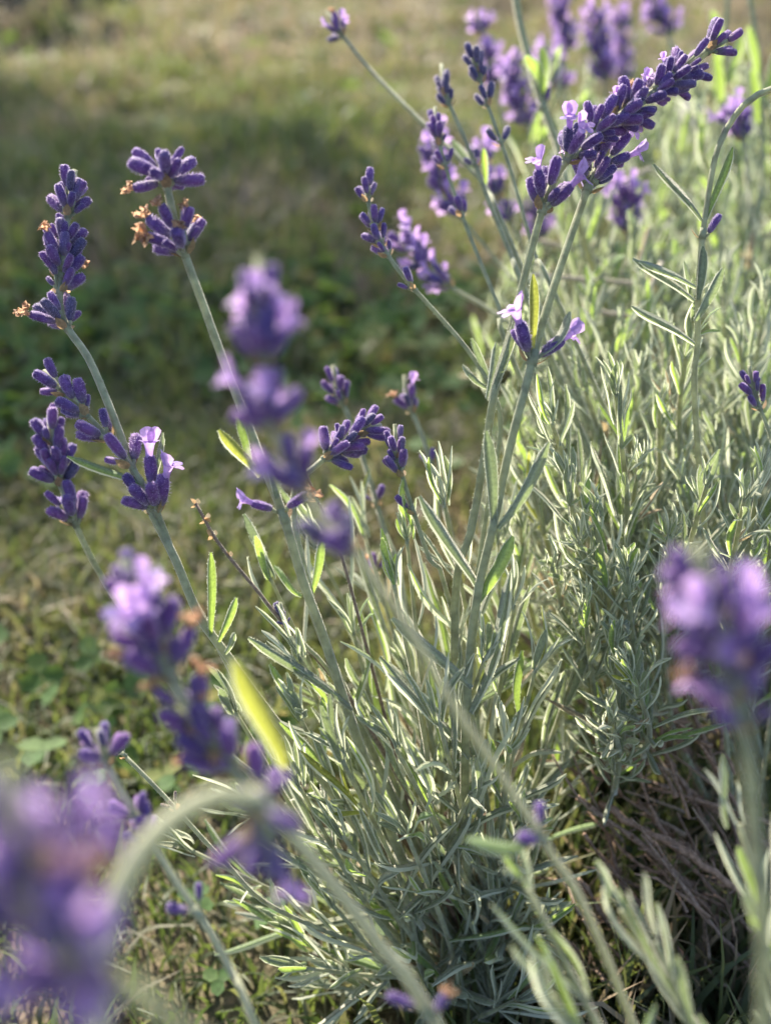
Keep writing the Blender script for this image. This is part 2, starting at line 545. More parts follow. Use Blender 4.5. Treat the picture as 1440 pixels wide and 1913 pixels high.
# ------------------------------------------------------------------ flower pieces
def calyx_mesh(mats, seed, hairs=130, fat=1.0):
    """ribbed downy calyx, unit length along +Y"""
    r = np.random.default_rng(seed)
    mb = MB()
    prof = [(0, .07), (.06, .13), (.22, .185), (.5, .215), (.78, .215), (.93, .175), (1.0, .09)]
    sides = 10
    bx, bz = r.normal(0, .05), r.normal(0, .05)
    V = []
    for t, rad in prof:
        for j in range(sides):
            a = j / sides * 2 * math.pi
            q = rad * fat * (1.09 if j % 2 else .87)
            V.append((math.cos(a) * q + bx * t * t, t + (.03 if t > .9 and j % 2 else 0), math.sin(a) * q + bz * t * t))
    V.append((bx, .97, bz))
    F = []
    for i in range(len(prof) - 1):
        for j in range(sides):
            k = (j + 1) % sides
            F.append([i * sides + j, (i + 1) * sides + j, (i + 1) * sides + k, i * sides + k])
    top = (len(prof) - 1) * sides
    for j in range(sides):
        F.append([top + j, len(V) - 1, top + (j + 1) % sides])
    mb.add(V, F, 0)
    for h in range(hairs):
        t = r.uniform(.05, 1.0); a = r.uniform(0, 2 * math.pi)
        rad = np.interp(t, [p_[0] for p_ in prof], [p_[1] for p_ in prof]) * fat * .98
        nrm = np.array([math.cos(a), .25 if t < .9 else 1.0, math.sin(a)])
        p = np.array([math.cos(a) * rad + bx * t * t, t, math.sin(a) * rad + bz * t * t])
        d = unit(nrm + r.normal(0, .35, 3)) * r.uniform(.06, .12)
        e = unit(np.cross(d, r.normal(0, 1, 3))) * .0065
        mb.add([p - e, p + e, p + d], [[0, 1, 2]], 1)
    return mb.mesh('calyx', mats)


CAL = [calyx_mesh([M['calyx'], M['bud_hair']], 200 + i, 260, f) for i, f in enumerate((1, .92, 1.06, .98))]
CAL_GREY = [calyx_mesh([M['calyx_grey'], M['bud_hair']], 210 + i, 260) for i in range(2)]
CAL_DRY = [calyx_mesh([M['dry_calyx'], M['hair']], 220 + i, 110, .8) for i in range(2)]


def floret_mesh(mats, seed, crumple=0.0, hairs=0):
    """two-lipped corolla: tube, two upright lobes above, three small ones below (unit length +Y)"""
    r = np.random.default_rng(seed)
    mb = MB()
    sides = 8
    V, F = [], []
    rings = [(-.15, .13), (.2, .13), (.42, .17), (.55, .24)]
    for t, rad in rings:
        for j in range(sides):
            a = j / sides * 2 * math.pi
            V.append((math.cos(a) * rad, t, math.sin(a) * rad))
    for i in range(len(rings) - 1):
        for j in range(sides):
            k = (j + 1) % sides
            F.append([i * sides + j, (i + 1) * sides + j, (i + 1) * sides + k, i * sides + k])
    mb.add(V, F)

    def lobe(a, ln, wd, up, curl):
        rad = np.array([math.cos(a), 0, math.sin(a)]); tg = np.array([-math.sin(a), 0, math.cos(a)])
        b = rad * .20 + np.array([0, .50, 0])
        V, F = [], []
        for i in range(5):
            t = i / 4
            wv = wd * (0.55 + .45 * math.sin(t * math.pi * .75)) * (1 if i < 4 else .55)
            c = b + np.array([0, 1, 0]) * ln * up * t + rad * ln * (1 - up) * t + (rad * .4 - np.array([0, .6, 0])) * curl * t * t * ln
            for j, s in enumerate((-1, -.35, .35, 1)):
                V.append(c + tg * s * wv / 2 - rad * (.10 * s * s * wd) + (np.array([0, .03, 0]) if i == 4 and abs(s) < .5 else 0))
        for i in range(4):
            for j in range(3):
                k = i * 4 + j
                F.append([k, k + 1, k + 5, k + 4])
        V = np.array(V) + r.normal(0, crumple + .008, (len(V), 3))
        mb.add(V, F)
    for a in (1.15, 1.99):
        lobe(a, .72, .52, .78, .12)
    for a in (-1.57, -.55, -2.59):
        lobe(a, .46, .34, .35, .5)
    if hairs:
        for h in range(hairs):
            a = r.uniform(0, 6.28); t = r.uniform(0, .8)
            p = np.array([math.cos(a) * .2, t, math.sin(a) * .2]); d = unit([math.cos(a), .3, math.sin(a)]) * .05
            e = np.array([.004, 0, .004])
            mb.add([p - e, p + e, p + d], [[0, 1, 2]], 0)
    me = mb.mesh('floret', mats)
    if crumple:
        co = np.empty(len(me.vertices) * 3, np.float32); me.vertices.foreach_get('co', co)
        co = co.reshape(-1, 3)
        co[:, [0, 2]] *= .75
        co[:, 1] *= .7
        co += r.normal(0, crumple * .5, co.shape)
        me.vertices.foreach_set('co', co.ravel())
    return me


FLO = [floret_mesh([M['floret']], 300 + i, 0, 24) for i in range(4)]
DRY = [floret_mesh([M['dry_floret']], 310 + i, .09) for i in range(4)]


def bract_mesh(seed):
    mb = MB()
    V = []
    for i in range(5):
        t = i / 4
        wv = .34 * math.sin((t * .86 + .12) * math.pi)
        for s in (-1, 0, 1):
            V.append((s * wv, t, -.05 * abs(s) + .25 * t * t))
    F = [[i * 3 + j, i * 3 + j + 1, i * 3 + j + 4, i * 3 + j + 3] for i in range(4) for j in range(2)]
    mb.add(V, F)
    return mb.mesh('bract', [M['bract']])


BRA = bract_mesh(0)


def orient(d, roll=0.0, ref=(0, 0, 1)):
    """rotation whose +Y is d; +Z as near ref as it can be"""
    d = unit(d)
    s = np.cross(d, ref)
    if np.linalg.norm(s) < 1e-3:
        s = np.array([1.0, 0, 0])
    s = unit(s); n_ = np.cross(s, d)
    R = np.stack([s, d, n_], 1)
    c, q = math.cos(roll), math.sin(roll)
    return R @ np.array([[c, 0, q], [0, 1, 0], [-q, 0, c]])


def place(name, me, parent, loc, R, scale):
    o = bpy.data.objects.new(name, me)
    C.objects.link(o)
    o.parent = parent
    m = Matrix((R * np.asarray(scale)[None, :]).tolist()).to_4x4()
    m.translation = Vector(np.asarray(loc).tolist())
    o.matrix_basis = m
    return o


CL = .0051       # calyx length


def whorl(root, origin, c, axis, rs, n, n_open=0, n_dry=0, scale=1.0, spread=1.0, grey=False, dead=False, fan=None):
    """one ring of downy calyces round the stalk, some with an open floret"""
    axis = unit(axis)
    mb = MB()
    tube(mb, np.array([-axis * .0012, axis * .0004, axis * .0016]) * scale, rs * 1.15, rs * 1.0, 8)
    u = unit(np.cross(axis, [0.2, -1, .1])); v = np.cross(axis, u)
    kids = []
    az0 = random.uniform(0, 6.28)
    for i in range(n):
        inner = (i % 3 == 2) and n > 4
        a = az0 + i / n * 2 * math.pi + random.uniform(-.25, .25)
        if fan is not None:
            a = fan[i % len(fan)] + random.uniform(-.12, .12)
        rad = u * math.cos(a) + v * math.sin(a)
        th = (random.uniform(.28, .5) if inner else random.uniform(.55, .95)) * spread
        d = unit(axis * math.cos(th) + rad * math.sin(th) + np.array([0, 0, .08]))
        p0 = rad * rs * .8 + axis * random.uniform(-.0006, .001) * scale
        p1 = p0 + (rad * .5 + axis * .6) * .0016 * scale + (axis * .0024 * scale if inner else 0)
        tube(mb, np.array([p0, (p0 + p1) / 2 + rad * .0002, p1]), .00035 * scale, .0004 * scale, 5)
        kids.append((p1, d, rad))
    me = mb.mesh('flower_whorl', [M['stem']])
    wo = link('flower_whorl', me, root, (np.asarray(c) - origin).tolist())
    order = list(range(n)); random.shuffle(order)
    opens = set(order[:n_open]); drys = set(order[n_open:n_open + n_dry])
    for i, (p, d, rad) in enumerate(kids):
        L_ = CL * scale * random.choice([random.uniform(.55, .8), random.uniform(.85, 1.12), random.uniform(.9, 1.12)])
        ml = CAL_DRY if dead else (CAL_GREY if (grey or random.random() < .06) else CAL)
        R = orient(d, random.uniform(0, 6.28))
        wz = L_ * random.uniform(.82, 1.08)
        place('calyx', random.choice(ml), wo, p, R, (wz, L_, wz))
        if i in opens:
            fl = L_ * random.uniform(.78, 1.0)
            d2 = unit(d + np.array([0, 0, .25]) + rad * .15)
            place('floret', random.choice(FLO), wo, p + d * L_ * .93, orient(d2, random.uniform(-.6, .6)), (fl, fl, fl))
        elif i in drys:
            fl = L_ * random.uniform(.55, .8)
            place('dry_floret', random.choice(DRY), wo, p + d * L_ * .95, orient(d + np.random.default_rng(i).normal(0, .3, 3), random.uniform(0, 6)), (fl, fl, fl))
    for s in range(2 if n > 2 else 1):
        a = az0 + s * math.pi + .6
        rad = u * math.cos(a) + v * math.sin(a)
        bl = .0030 * scale
        place('bract', BRA, wo, rad * rs * .9 - axis * .0008, orient(rad * .8 + axis * .5, 0, axis), (bl, bl, bl))
    return wo


CROWN_A = ground_at(885, 1850)
CROWN_B = ground_at(1440, 1640)
CROWN_C = np.array([.20, .60, 0.0])


def flower(label, pts, whorls, r=.0012, end=None, leaves=(), group='lavender flower stems', rt=None, mat='stem', grey=False, dead=False, sq=True):
    """one flowering stalk: pts from the tip down (px, py, depth), whorls at (px, py, calyces, open, dry, scale, spread)"""
    tip_first = [P(*p) for p in pts]
    last = tip_first[-1]
    if end is None:                        # down to the soil the way it was going
        dr = unit(last - tip_first[-2]) * .9 + np.array([0, .05, -.35])
        dr = dr / -dr[2] * max(.004, last[2])
        g = last + dr
        mid = last + dr * .5 + unit(last - tip_first[-2]) * .012
        tip_first += [mid, g + np.array([0, 0, -.004])]
    else:
        g = np.array(end, float) + np.array([random.uniform(-.012, .012), random.uniform(-.012, .012), 0])
        mid = last * .5 + g * .5 + unit(last - tip_first[-2]) * np.linalg.norm(g - last) * .08
        tip_first += [mid, g + np.array([0, 0, -.004])]
    base = tip_first[-1]
    line = spline(tip_first[::-1], .0035)
    root = link('lavender_flower', None, None, base.tolist())
    tag(root, label, 'lavender', group)
    mb = MB()
    tube(mb, line - base, r * 1.12, (rt or r * .62), 8, SQ if sq else None)
    # downy hairs on the part the photograph shows
    rr = np.random.default_rng(len(label))
    seg = np.linalg.norm(np.diff(line, axis=0), axis=1).sum()
    for h in range(int(seg / .0003)):
        i = rr.integers(0, len(line) - 1); f = rr.random()
        p = line[i] * (1 - f) + line[i + 1] * f - base
        t = unit(line[i + 1] - line[i])
        nrm = unit(np.cross(t, rr.normal(0, 1, 3)))
        rad = r * 1.12 + ((rt or r * .62) - r * 1.12) * (i + f) / (len(line) - 1)
        d = unit(nrm + t * rr.normal(.1, .3)) * rr.uniform(.00025, .0006)
        e = t * .00005
        p = p + nrm * rad * .88
        mb.add([p - e, p + e, p + d], [[0, 1, 2]], 1)
    link('stem', mb.mesh('stem', [M[mat], M['hair']]), root)
    scr = np.array([to_px(p)[:2] for p in line])
    for wsp in whorls:
        px, py, n_, no, nd = wsp[:5]
        sc = wsp[5] if len(wsp) > 5 else 1.0
        sp = wsp[6] if len(wsp) > 6 else 1.0
        fan = wsp[7] if len(wsp) > 7 else None
        vis = len(line) - 1
        k = int(np.argmin(((scr - np.array([px, py])) ** 2).sum(1)))
        k = max(0, k - int(round(.55 * CL * sc / .0035)))
        ax = line[min(vis, k + 1)] - line[max(0, k - 1)]
        rad = r * 1.12 + ((rt or r * .62) - r * 1.12) * k / vis
        whorl(root, base, line[k], ax, rad, n_, no, nd, sc, sp, grey, dead, fan)
    for lf in leaves:
        b0, t0, wd = lf[0], lf[1], lf[2]
        key = lf[3] if len(lf) > 3 else 'leaf_green'
        var = lf[4] if len(lf) > 4 else None
        pb, pt = P(*b0), P(*t0)
        d = pt - pb
        nrm = unit(unit(CAM - pb) * .8 + np.array([random.uniform(-.5, .5), 0, .7]))
        put_leaf(root, base, leaf_matrix(pb, d, nrm, np.linalg.norm(d), wd), key, var)
    return root


# ------------------------------------------------------------------ leafy shoots and bushes
def shoot_lines(base, tip, sag=.0, n=10):
    base = np.asarray(base); tip = np.asarray(tip)
    L_ = np.linalg.norm(tip - base)
    mid = (base + tip) / 2 + np.array([random.uniform(-.06, .06), random.uniform(-.06, .06), -sag]) * L_
    return spline([base, mid, tip], n=max(4, n // 2))


def shoot_leaves(line, nodes, ll, wd, t0=.25, fasc=.6, key='leaf', upright=1.0, green=.12, yellow=0.006, tuft=5):
    """opposite pairs, each turned a quarter from the last, shorter and steeper toward the tip; small tufts in the axils"""
    out = []
    n = len(line)
    a0 = random.uniform(0, 6.28)
    for k in range(nodes):
        t = t0 + (1 - t0) * (k / max(1, nodes - 1)) ** .85
        f = t * (n - 1); i = min(n - 2, int(f)); p = line[i] * (1 - f + i) + line[i + 1] * (f - i)
        ax = unit(line[i + 1] - line[i])
        u = unit(np.cross(ax, [.3, .2, 1])); v = np.cross(ax, u)
        s = (t - t0) / (1 - t0)
        ang = (1.05 - .75 * s) * upright
        ln = ll * (1.0 - .55 * s ** 2.2) * (0.75 + .25 * min(1, 3 * s + .3))
        for side in (0, math.pi):
            a = a0 + k * math.pi / 2 + side + random.uniform(-.25, .25)
            rad = u * math.cos(a) + v * math.sin(a)
            th = ang * random.uniform(.75, 1.2)
            d = unit(ax * math.cos(th) + rad * math.sin(th) + np.array([0, 0, .12]))
            nrm = unit(ax * math.sin(th) - rad * math.cos(th) * 1.0 + np.random.default_rng(len(out)).normal(0, .2, 3))
            q = random.random()
            kk = 'leaf_yellow' if q < yellow else ('leaf_green' if q < green else ('leaf_dry' if q > .90 + .10 * s else key))
            out.append((leaf_matrix(p + rad * .0008, d, nrm, ln * random.uniform(.6, 1.25), wd * random.uniform(.7, 1.15)), kk))
            if random.random() < fasc:
                for z in range(2):
                    d3 = unit(ax * .85 + rad * random.uniform(.2, .7) + np.cross(ax, rad) * random.uniform(-.5, .5))
                    out.append((leaf_matrix(p + rad * .0012, d3, nrm, ln * random.uniform(.4, .7), wd * random.uniform(.5, .7)), kk))
    for z in range(tuft):
        ax = unit(line[-1] - line[-2])
        d = unit(ax + np.array([random.uniform(-.3, .3), random.uniform(-.3, .3), random.uniform(-.1, .3)]))
        out.append((leaf_matrix(line[-1] - ax * .001, d, unit(np.cross(d, [random.random(), 1, .2])), ll * random.uniform(.25, .5), wd * random.uniform(.5, .75)), 'leaf'))
    return out


def bush(label, crown, shoots, limit=300):
    """shoots: (base, tip, nodes, leaf length, leaf width, stem radius, options). Largest-showing leaves become parts, the rest one mass"""
    crown = np.asarray(crown)
    root = link('lavender_bush', None, None, crown.tolist())
    tag(root, label, 'lavender bush')
    allv = []
    for sh in shoots:
        base, tip, nodes, ll, wd, rad, opt = sh
        line = shoot_lines(base, tip, opt.get('sag', 0))
        mb = MB()
        o0 = np.asarray(line[0])
        tube(mb, line - o0, rad, rad * .6, 6)
        so = link('shoot', mb.mesh('shoot', [M[opt.get('mat', 'stem')]]), root, (o0 - crown).tolist())
        for (m, kk) in shoot_leaves(line, nodes, ll, wd, opt.get('t0', .25), opt.get('fasc', .6), 'leaf', opt.get('upright', 1.0), opt.get('green', .12), tuft=opt.get('tuft', 5)):
            p = m[:3, 3] + m[:3, 1] * .5
            x_, y_, d_ = to_px(p)
            infr = int(-40 < x_ < 1480 and -40 < y_ < 1953)
            size = np.linalg.norm(m[:3, 1]) / max(d_, .03)
            toward = -d_ * .25
            allv.append((infr, size + toward, m, kk, so, o0))
    allv.sort(key=lambda q: (-q[0], -q[1]))
    for q in allv[:limit]:
        put_leaf(q[4], q[5], q[2], q[3])
    rest = allv[limit:]
    if rest:
        keys = ['leaf', 'leaf_green', 'leaf_yellow', 'leaf_dry']
        base_arr = {}
        for k in keys:
            for vi, me in enumerate(LEAFV[k]):
                nv = len(me.vertices); co = np.empty(nv * 3, np.float32); me.vertices.foreach_get('co', co)
                fs = [list(p.vertices) for p in me.polygons]
                tris = []
                mi = []
                for f, p in zip(fs, me.polygons):
                    tris.append([f[0], f[1], f[2]]); mi.append(p.material_index)
                    if len(f) == 4:
                        tris.append([f[0], f[2], f[3]]); mi.append(p.material_index)
                base_arr[(k, vi)] = (co.reshape(-1, 3), np.array(tris), np.array(mi))
        VV, FF, MM, off = [], [], [], 0
        for q in rest:
            co, tr, mi = base_arr[(q[3], random.randrange(6))]
            if not q[0] or q[1] < .03:
                pass
            VV.append(co @ q[2][:3, :3].T + q[2][:3, 3] - crown)
            FF.append(tr + off); off += len(co)
            MM.append(np.where(mi == 1, 4, keys.index(q[3])))
        me = mesh_tris('leafage', np.concatenate(VV), np.concatenate(FF), [M[k] for k in keys] + [M['hair']], np.concatenate(MM))
        lo = link('leafage', me, root)
        lo['kind'] = 'stuff'
    return root


def branch(root, origin, pts, r0, r1, mat='wood', name='branch', knob=.5, peel=0):
    pts = [np.asarray(p) for p in pts]
    line = spline(pts, .004)
    line = line + np.random.default_rng(int(abs(pts[0][0]) * 1e5) % 9999).normal(0, r0 * .22, line.shape)
    mb = MB()
    o0 = line[0]
    tube(mb, line - o0, r0, r1, 7, None, 0, knob)
    rr = np.random.default_rng(int(abs(pts[-1][0]) * 1e5) % 9999)
    for k in range(peel):                   # stubs of old leaf bases and flaking bark
        i = rr.integers(1, len(line) - 1)
        t = unit(line[i] - line[i - 1]); nr = unit(np.cross(t, rr.normal(0, 1, 3)))
        ln = rr.uniform(.002, .007)
        a = line[i] - o0 + nr * r1 * .7
        b = a + unit(nr * rr.uniform(.3, 1) + t * rr.uniform(.2, 1.2)) * ln
        tube(mb, np.array([a, (a + b) / 2 + nr * ln * .12, b]), r1 * rr.uniform(.25, .5), r1 * .15, 5)
    return link(name, mb.mesh(name, [M[mat]], True), root, (o0 - origin).tolist())


def U(a, b):
    return random.uniform(a, b)


# --- centre bush: long grey-green leaves fanning up from the crown
sh = []
tipsA = [(395, 1230, .285), (440, 1330, .29), (360, 1590, .30), (430, 1110, .28), (505, 1080, .29), (560, 1230, .27), (620, 1100, .275), (660, 1180, .29), (560, 1340, .265),
         (735, 1090, .275), (760, 1010, .285), (700, 1260, .26), (800, 1180, .27), (830, 940, .285), (880, 1060, .275), (905, 1230, .265), (960, 1130, .285), (1000, 1250, .28),
         (1040, 1320, .29), (560, 1470, .27), (470, 1520, .29), (640, 1420, .26), (740, 1400, .265), (820, 1350, .265), (950, 1400, .275), (1050, 1480, .285), (640, 1560, .27),
         (760, 1560, .27), (880, 1480, .27), (980, 1540, .275), (1060, 1620, .285), (500, 1690, .31), (430, 1780, .32), (620, 1690, .29), (1080, 1230, .30), (680, 1000, .33),
         (590, 1020, .31), (850, 1220, .30), (930, 1010, .31), (770, 1270, .31), (690, 1350, .31), (1010, 1400, .31), (900, 1330, .32), (830, 1620, .29), (1000, 1680, .29), (720, 1690, .30), (930, 1640, .30)]
for (x_, y_, d_) in tipsA:
    tip = P(x_, y_, d_)
    L_ = U(.075, .11)
    dv = CROWN_A + np.array([U(-.015, .015), U(-.02, .02), .01]) - tip
    b = tip + unit(dv) * min(np.linalg.norm(dv), L_)
    if random.random() < .18:
        continue
    sh.append((b, tip, random.choice([4, 4, 5, 6]), U(.030, .044), .0023, .0009, dict(sag=U(-.02, .05), t0=.05, fasc=.2, upright=U(.6, 1.15), green=.25)))
for k in range(14):                          # short tangled growth low down
    tip = P(U(520, 1090), U(1380, 1880), U(.29, .335))
    tip[2] = max(tip[2], .012)
    b = tip * .45 + (CROWN_A + np.array([U(-.02, .02), U(-.02, .02), .006])) * .55
    sh.append((b, tip, 5, U(.022, .034), .0023, .0008, dict(t0=.1, fasc=.3, green=.2, upright=1.0)))
rootA = bush('lavender bush of long grey-green leaves fanning up from the bottom centre', CROWN_A, sh)
for (x_, y_, d_) in tipsA:                   # bare lower stalks that carry the shoots
    tip = P(x_, y_, d_)
    dv = CROWN_A - tip
    b = tip + unit(dv) * min(np.linalg.norm(dv), .085)
    branch(rootA, CROWN_A, [CROWN_A + np.array([U(-.012, .012), U(-.012, .012), -.002]), (CROWN_A * .5 + b * .5) + np.array([U(-.004, .004), U(-.004, .004), U(0, .006)]), b], .0013, .0009, random.choice(['wood', 'twig', 'stem']), 'branch', .3, 5)

# --- right bush: dense short-leaved shoots over bare wood
sh = []
tipsB = [(1150, 735, .285), (1300, 560, .30), (1320, 905, .285), (1390, 930, .28), (1420, 880, .29), (1030, 790, .30), (1080, 690, .32), (1060, 900, .295), (1110, 960, .29), (1195, 860, .30),
         (1230, 760, .31), (1380, 640, .33), (1430, 560, .34), (1240, 640, .34), (1160, 620, .35), (1020, 660, .345), (960, 760, .34), (1080, 1010, .295), (1170, 1060, .29), (1030, 1060, .30),
         (1250, 1000, .295), (1090, 1130, .295), (1150, 1190, .29), (1180, 1260, .285), (1140, 1350, .285), (1060, 1180, .305), (1270, 900, .31), (1430, 780, .32), (1350, 760, .335), (990, 900, .32),
         (970, 980, .315), (1210, 940, .315), (1330, 830, .32), (1120, 820, .33), (1290, 680, .36), (1100, 560, .37), (1200, 540, .38), (1350, 520, .38), (1420, 680, .36), (1010, 560, .375),
         (1230, 1090, .31), (1300, 1000, .32), (1440, 1000, .30), (1400, 1060, .31), (1190, 700, .33), (1260, 820, .33), (1150, 920, .325), (1090, 760, .345), (1000, 830, .35), (1320, 1080, .33)]
for ib, (x_, y_, d_) in enumerate(tipsB):
    tip = P(x_, y_, d_ - (.014 if d_ < .302 else 0))
    cr = CROWN_B + np.array([U(-.05, .03), U(-.01, .06), .03])
    dv = cr - tip
    up = np.array([0, 0.01, -.055])
    b = tip + unit(unit(dv) * .6 + unit(up) * .7) * U(.055, .085)
    sh.append((b, tip, random.choice([9, 10, 11]), U(.020, .029), .0018, .0010, dict(sag=U(-.03, .03), t0=.02, fasc=.6, upright=U(.65, 1.0), green=.2, mat='stem')))
for k in range(30):                          # inner growth seen through the gaps
    tip = P(U(960, 1450), U(560, 1080), U(.34, .42))
    b = tip + np.array([U(-.02, .02), U(-.02, .02), -U(.04, .07)])
    sh.append((b, tip, 7, U(.017, .026), .0021, .0010, dict(t0=.05, fasc=.4, upright=1.0, green=.25)))
rootB = bush('dense grey-green lavender bush above bare brown wood', CROWN_B, sh)
for s_ in sh[::5]:
    b = np.asarray(s_[0])
    cr = CROWN_B + np.array([U(-.03, .02), U(-.01, .08), 0])
    branch(rootB, CROWN_B, [cr, cr * .5 + b * .5 + np.array([U(-.012, .012), U(-.01, .01), U(-.012, .004)]), b], .0014, .0009, 'wood', 'branch', .5, 8)
woodB = [((1460, 1870, .335), (1290, 1690, .325), (1080, 1490, .315), .0022), ((1470, 1800, .33), (1300, 1620, .325), (1120, 1500, .32), .0026), ((1460, 1740, .335), (1330, 1590, .33), (1190, 1500, .33), .0022),
         ((1440, 1900, .33), (1260, 1760, .325), (1080, 1640, .32), .0018), ((1460, 1680, .34), (1350, 1560, .335), (1250, 1420, .33), .0020), ((1470, 1620, .345), (1380, 1500, .34), (1280, 1300, .335), .0018),
         ((1300, 1910, .33), (1190, 1790, .325), (1090, 1700, .325), .0015), ((1380, 1900, .335), (1250, 1720, .33), (1130, 1560, .33), .0020), ((1460, 1850, .325), (1330, 1730, .315), (1200, 1560, .31), .0014),
         ((1440, 1780, .32), (1290, 1560, .315), (1180, 1400, .31), .0013), ((1300, 1820, .32), (1200, 1660, .32), (1090, 1560, .315), .0013), ((1460, 1600, .335), (1330, 1440, .33), (1230, 1330, .325), .0015),
         ((1390, 1640, .33), (1300, 1480, .33), (1260, 1250, .325), .0012), ((1440, 1540, .34), (1330, 1500, .335), (1210, 1470, .33), .0014), ((1300, 1650, .33), (1210, 1580, .33), (1100, 1520, .33), .0012)]
for (a, b, c, r_) in woodB:
    pa, pb, pc = P(*a), P(*b), P(*c)
    pa[2] = max(pa[2], .004)
    pb = pb + np.array([U(-.01, .01), U(-.01, .01), U(-.01, .008)])
    branch(rootB, CROWN_B, [pa, pb, pc], r_ * .62, r_ * .36, 'wood', 'branch', .7, 34)
for k in range(50):
    x_, y_ = U(1080, 1440), U(1330, 1880)
    p0 = P(x_, y_, U(.31, .335)); p1 = P(x_ - U(30, 150), y_ - U(20, 160), U(.305, .335))
    p0[2] = max(p0[2], .004); p1[2] = max(p1[2], .004)
    branch(rootB, CROWN_B, [p0, (p0 + p1) / 2 + np.array([U(-.004, .004), U(-.004, .004), U(-.003, .005)]), p1], U(.0004, .0008), .0003, random.choice(['wood', 'wood', 'twig']), 'twig', .4, 8)

# --- the bush behind, out of focus, with green flower stalks
sh = []
for k in range(72):
    d_ = U(.42, .78)
    tip = P(U(1000, 1470) + (d_ - .42) * 150, U(150, 560) - (d_ - .42) * 160, d_)
    b = tip + np.array([U(-.02, .03), U(-.02, .03), -U(.07, .11)])
    b[2] = max(b[2], .01)
    sh.append((b, tip, 7, U(.018, .032), .0030, .0011, dict(t0=.1, fasc=.4, upright=U(.6, 1.0), green=.45)))
for k in range(30):
    tip = P(U(960, 1440), U(430, 640), U(.40, .5))
    b = tip + np.array([U(-.02, .03), U(-.02, .03), -U(.05, .09)])
    b[2] = max(b[2], .01)
    sh.append((b, tip, 7, U(.018, .026), .0028, .0011, dict(t0=.1, fasc=.4, upright=1.0, green=.3)))
rootC = bush('blurred pale green lavender bush behind the others at the upper right', CROWN_C, sh, 200)
for s_ in sh[::2]:
    b = np.asarray(s_[0])
    cr = np.array([b[0] * .6 + CROWN_C[0] * .4, b[1] * .8 + CROWN_C[1] * .2, -.002])
    branch(rootC, CROWN_C, [cr, cr * .5 + b * .5 + np.array([U(-.01, .01), U(-.01, .01), 0]), b], .0018, .0011, 'twig', 'branch', .4, 3)

for (a, b, c) in [((990, 515, .40), (1090, 522, .405), (1200, 530, .41)), ((1090, 575, .385), (1180, 595, .39), (1290, 625, .395)), ((1010, 450, .45), (1100, 480, .455), (1180, 520, .46)), ((1110, 360, .45), (1160, 340, .455), (1215, 315, .46)), ((1160, 640, .38), (1200, 560, .385), (1235, 490, .39))]:
    branch(rootC, CROWN_C, [P(*a), P(*b), P(*c)], .0010, .0009, 'straw', 'dry_stalk', .2, 0)

# --- a near plant at the bottom right corner, strongly out of focus
CROWN_D = np.array([.085, .085, 0])
sh = []
for (x_, y_, d_, ln_) in [(985, 1660, .19, .05), (1160, 1700, .195, .04), (1225, 1760, .19, .04), (1380, 1540, .205, .05), (1420, 1690, .195, .045),
                          (1440, 1800, .175, .03), (1030, 1860, .18, .03)]:
    tip = P(x_, y_, d_)
    b = tip + unit(CROWN_D + np.array([.04, 0, 0]) - tip) * ln_ * 1.6
    sh.append((b, tip, 3, .026, .0019, .0010, dict(t0=.35, fasc=.0, upright=.32, green=.5, tuft=1)))
rootD = bush('blurred sage-green lavender shoots in front at the bottom right corner', CROWN_D, sh)
for s_ in sh:
    b = np.asarray(s_[0])
    branch(rootD, CROWN_D, [CROWN_D + np.array([U(-.01, .01), U(-.01, .01), -.002]), CROWN_D * .5 + b * .5 + np.array([U(-.005, .005), 0, 0]), b], .0014, .001, 'twig', 'branch', .3, 3)

# ------------------------------------------------------------------ flowering stalks
SPIKE = 'lavender spikes'
flower('tall violet lavender spike with a separate lower whorl at the far left',
       [(140, 318, .287), (128, 400, .285), (116, 490, .282), (116, 590, .280), (165, 668, .276), (207, 765, .273), (250, 880, .272), (285, 960, .271), (328, 1045, .272), (372, 1150, .274), (425, 1225, .277), (505, 1335, .284), (605, 1460, .293), (725, 1630, .308)],
       [(137, 345, 8, 0, 0, 1, .8), (132, 375, 9, 0, 0, 1.05), (126, 415, 9, 0, 0, 1.05), (121, 455, 10, 0, 1, 1.1), (117, 500, 11, 0, 1, 1.15, 1.15), (116, 525, 5, 1, 0, 1.05), (118, 598, 9, 0, 2, 1.2, 1.1)], .00135, CROWN_A,
       [((395, 1190, .274), (392, 1032, .268), .0024, 'leaf_green', 0), ((410, 1200, .274), (440, 1116, .272), .0022, 'leaf_green', 0), ((420, 1220, .274), (452, 1180, .27), .0020, 'leaf')])
flower('loose arching side spike of dark buds leaning up and left beside the tall left stem',
       [(82, 692, .276), (140, 752, .274), (200, 815, .272), (262, 895, .270), (305, 985, .271), (345, 1090, .275)],
       [(95, 708, 5, 0, 0, 1.1), (135, 755, 8, 0, 0, 1.15), (175, 805, 4, 0, 0, 1.3), (210, 845, 3, 0, 0, 1.35), (272, 915, 8, 2, 0, 1.4)], .00095, P(500, 1330, .285),
       [((275, 915, .270), (130, 840, .268), .0024, 'leaf_green', 2), ((285, 915, .271), (303, 808, .270), .0017, 'leaf', 0)])
flower('compact violet spike low at the left edge on a pale stem',
       [(92, 775, .300), (102, 850, .302), (122, 930, .303), (160, 1020, .306), (205, 1100, .31), (290, 1230, .315), (420, 1400, .32)],
       [(94, 810, 8, 0, 0, 1.15, .7), (98, 840, 9, 0, 0, 1.2, .9), (106, 885, 10, 0, 0, 1.25, 1), (126, 948, 9, 0, 0, 1.35)], .00125, CROWN_A)
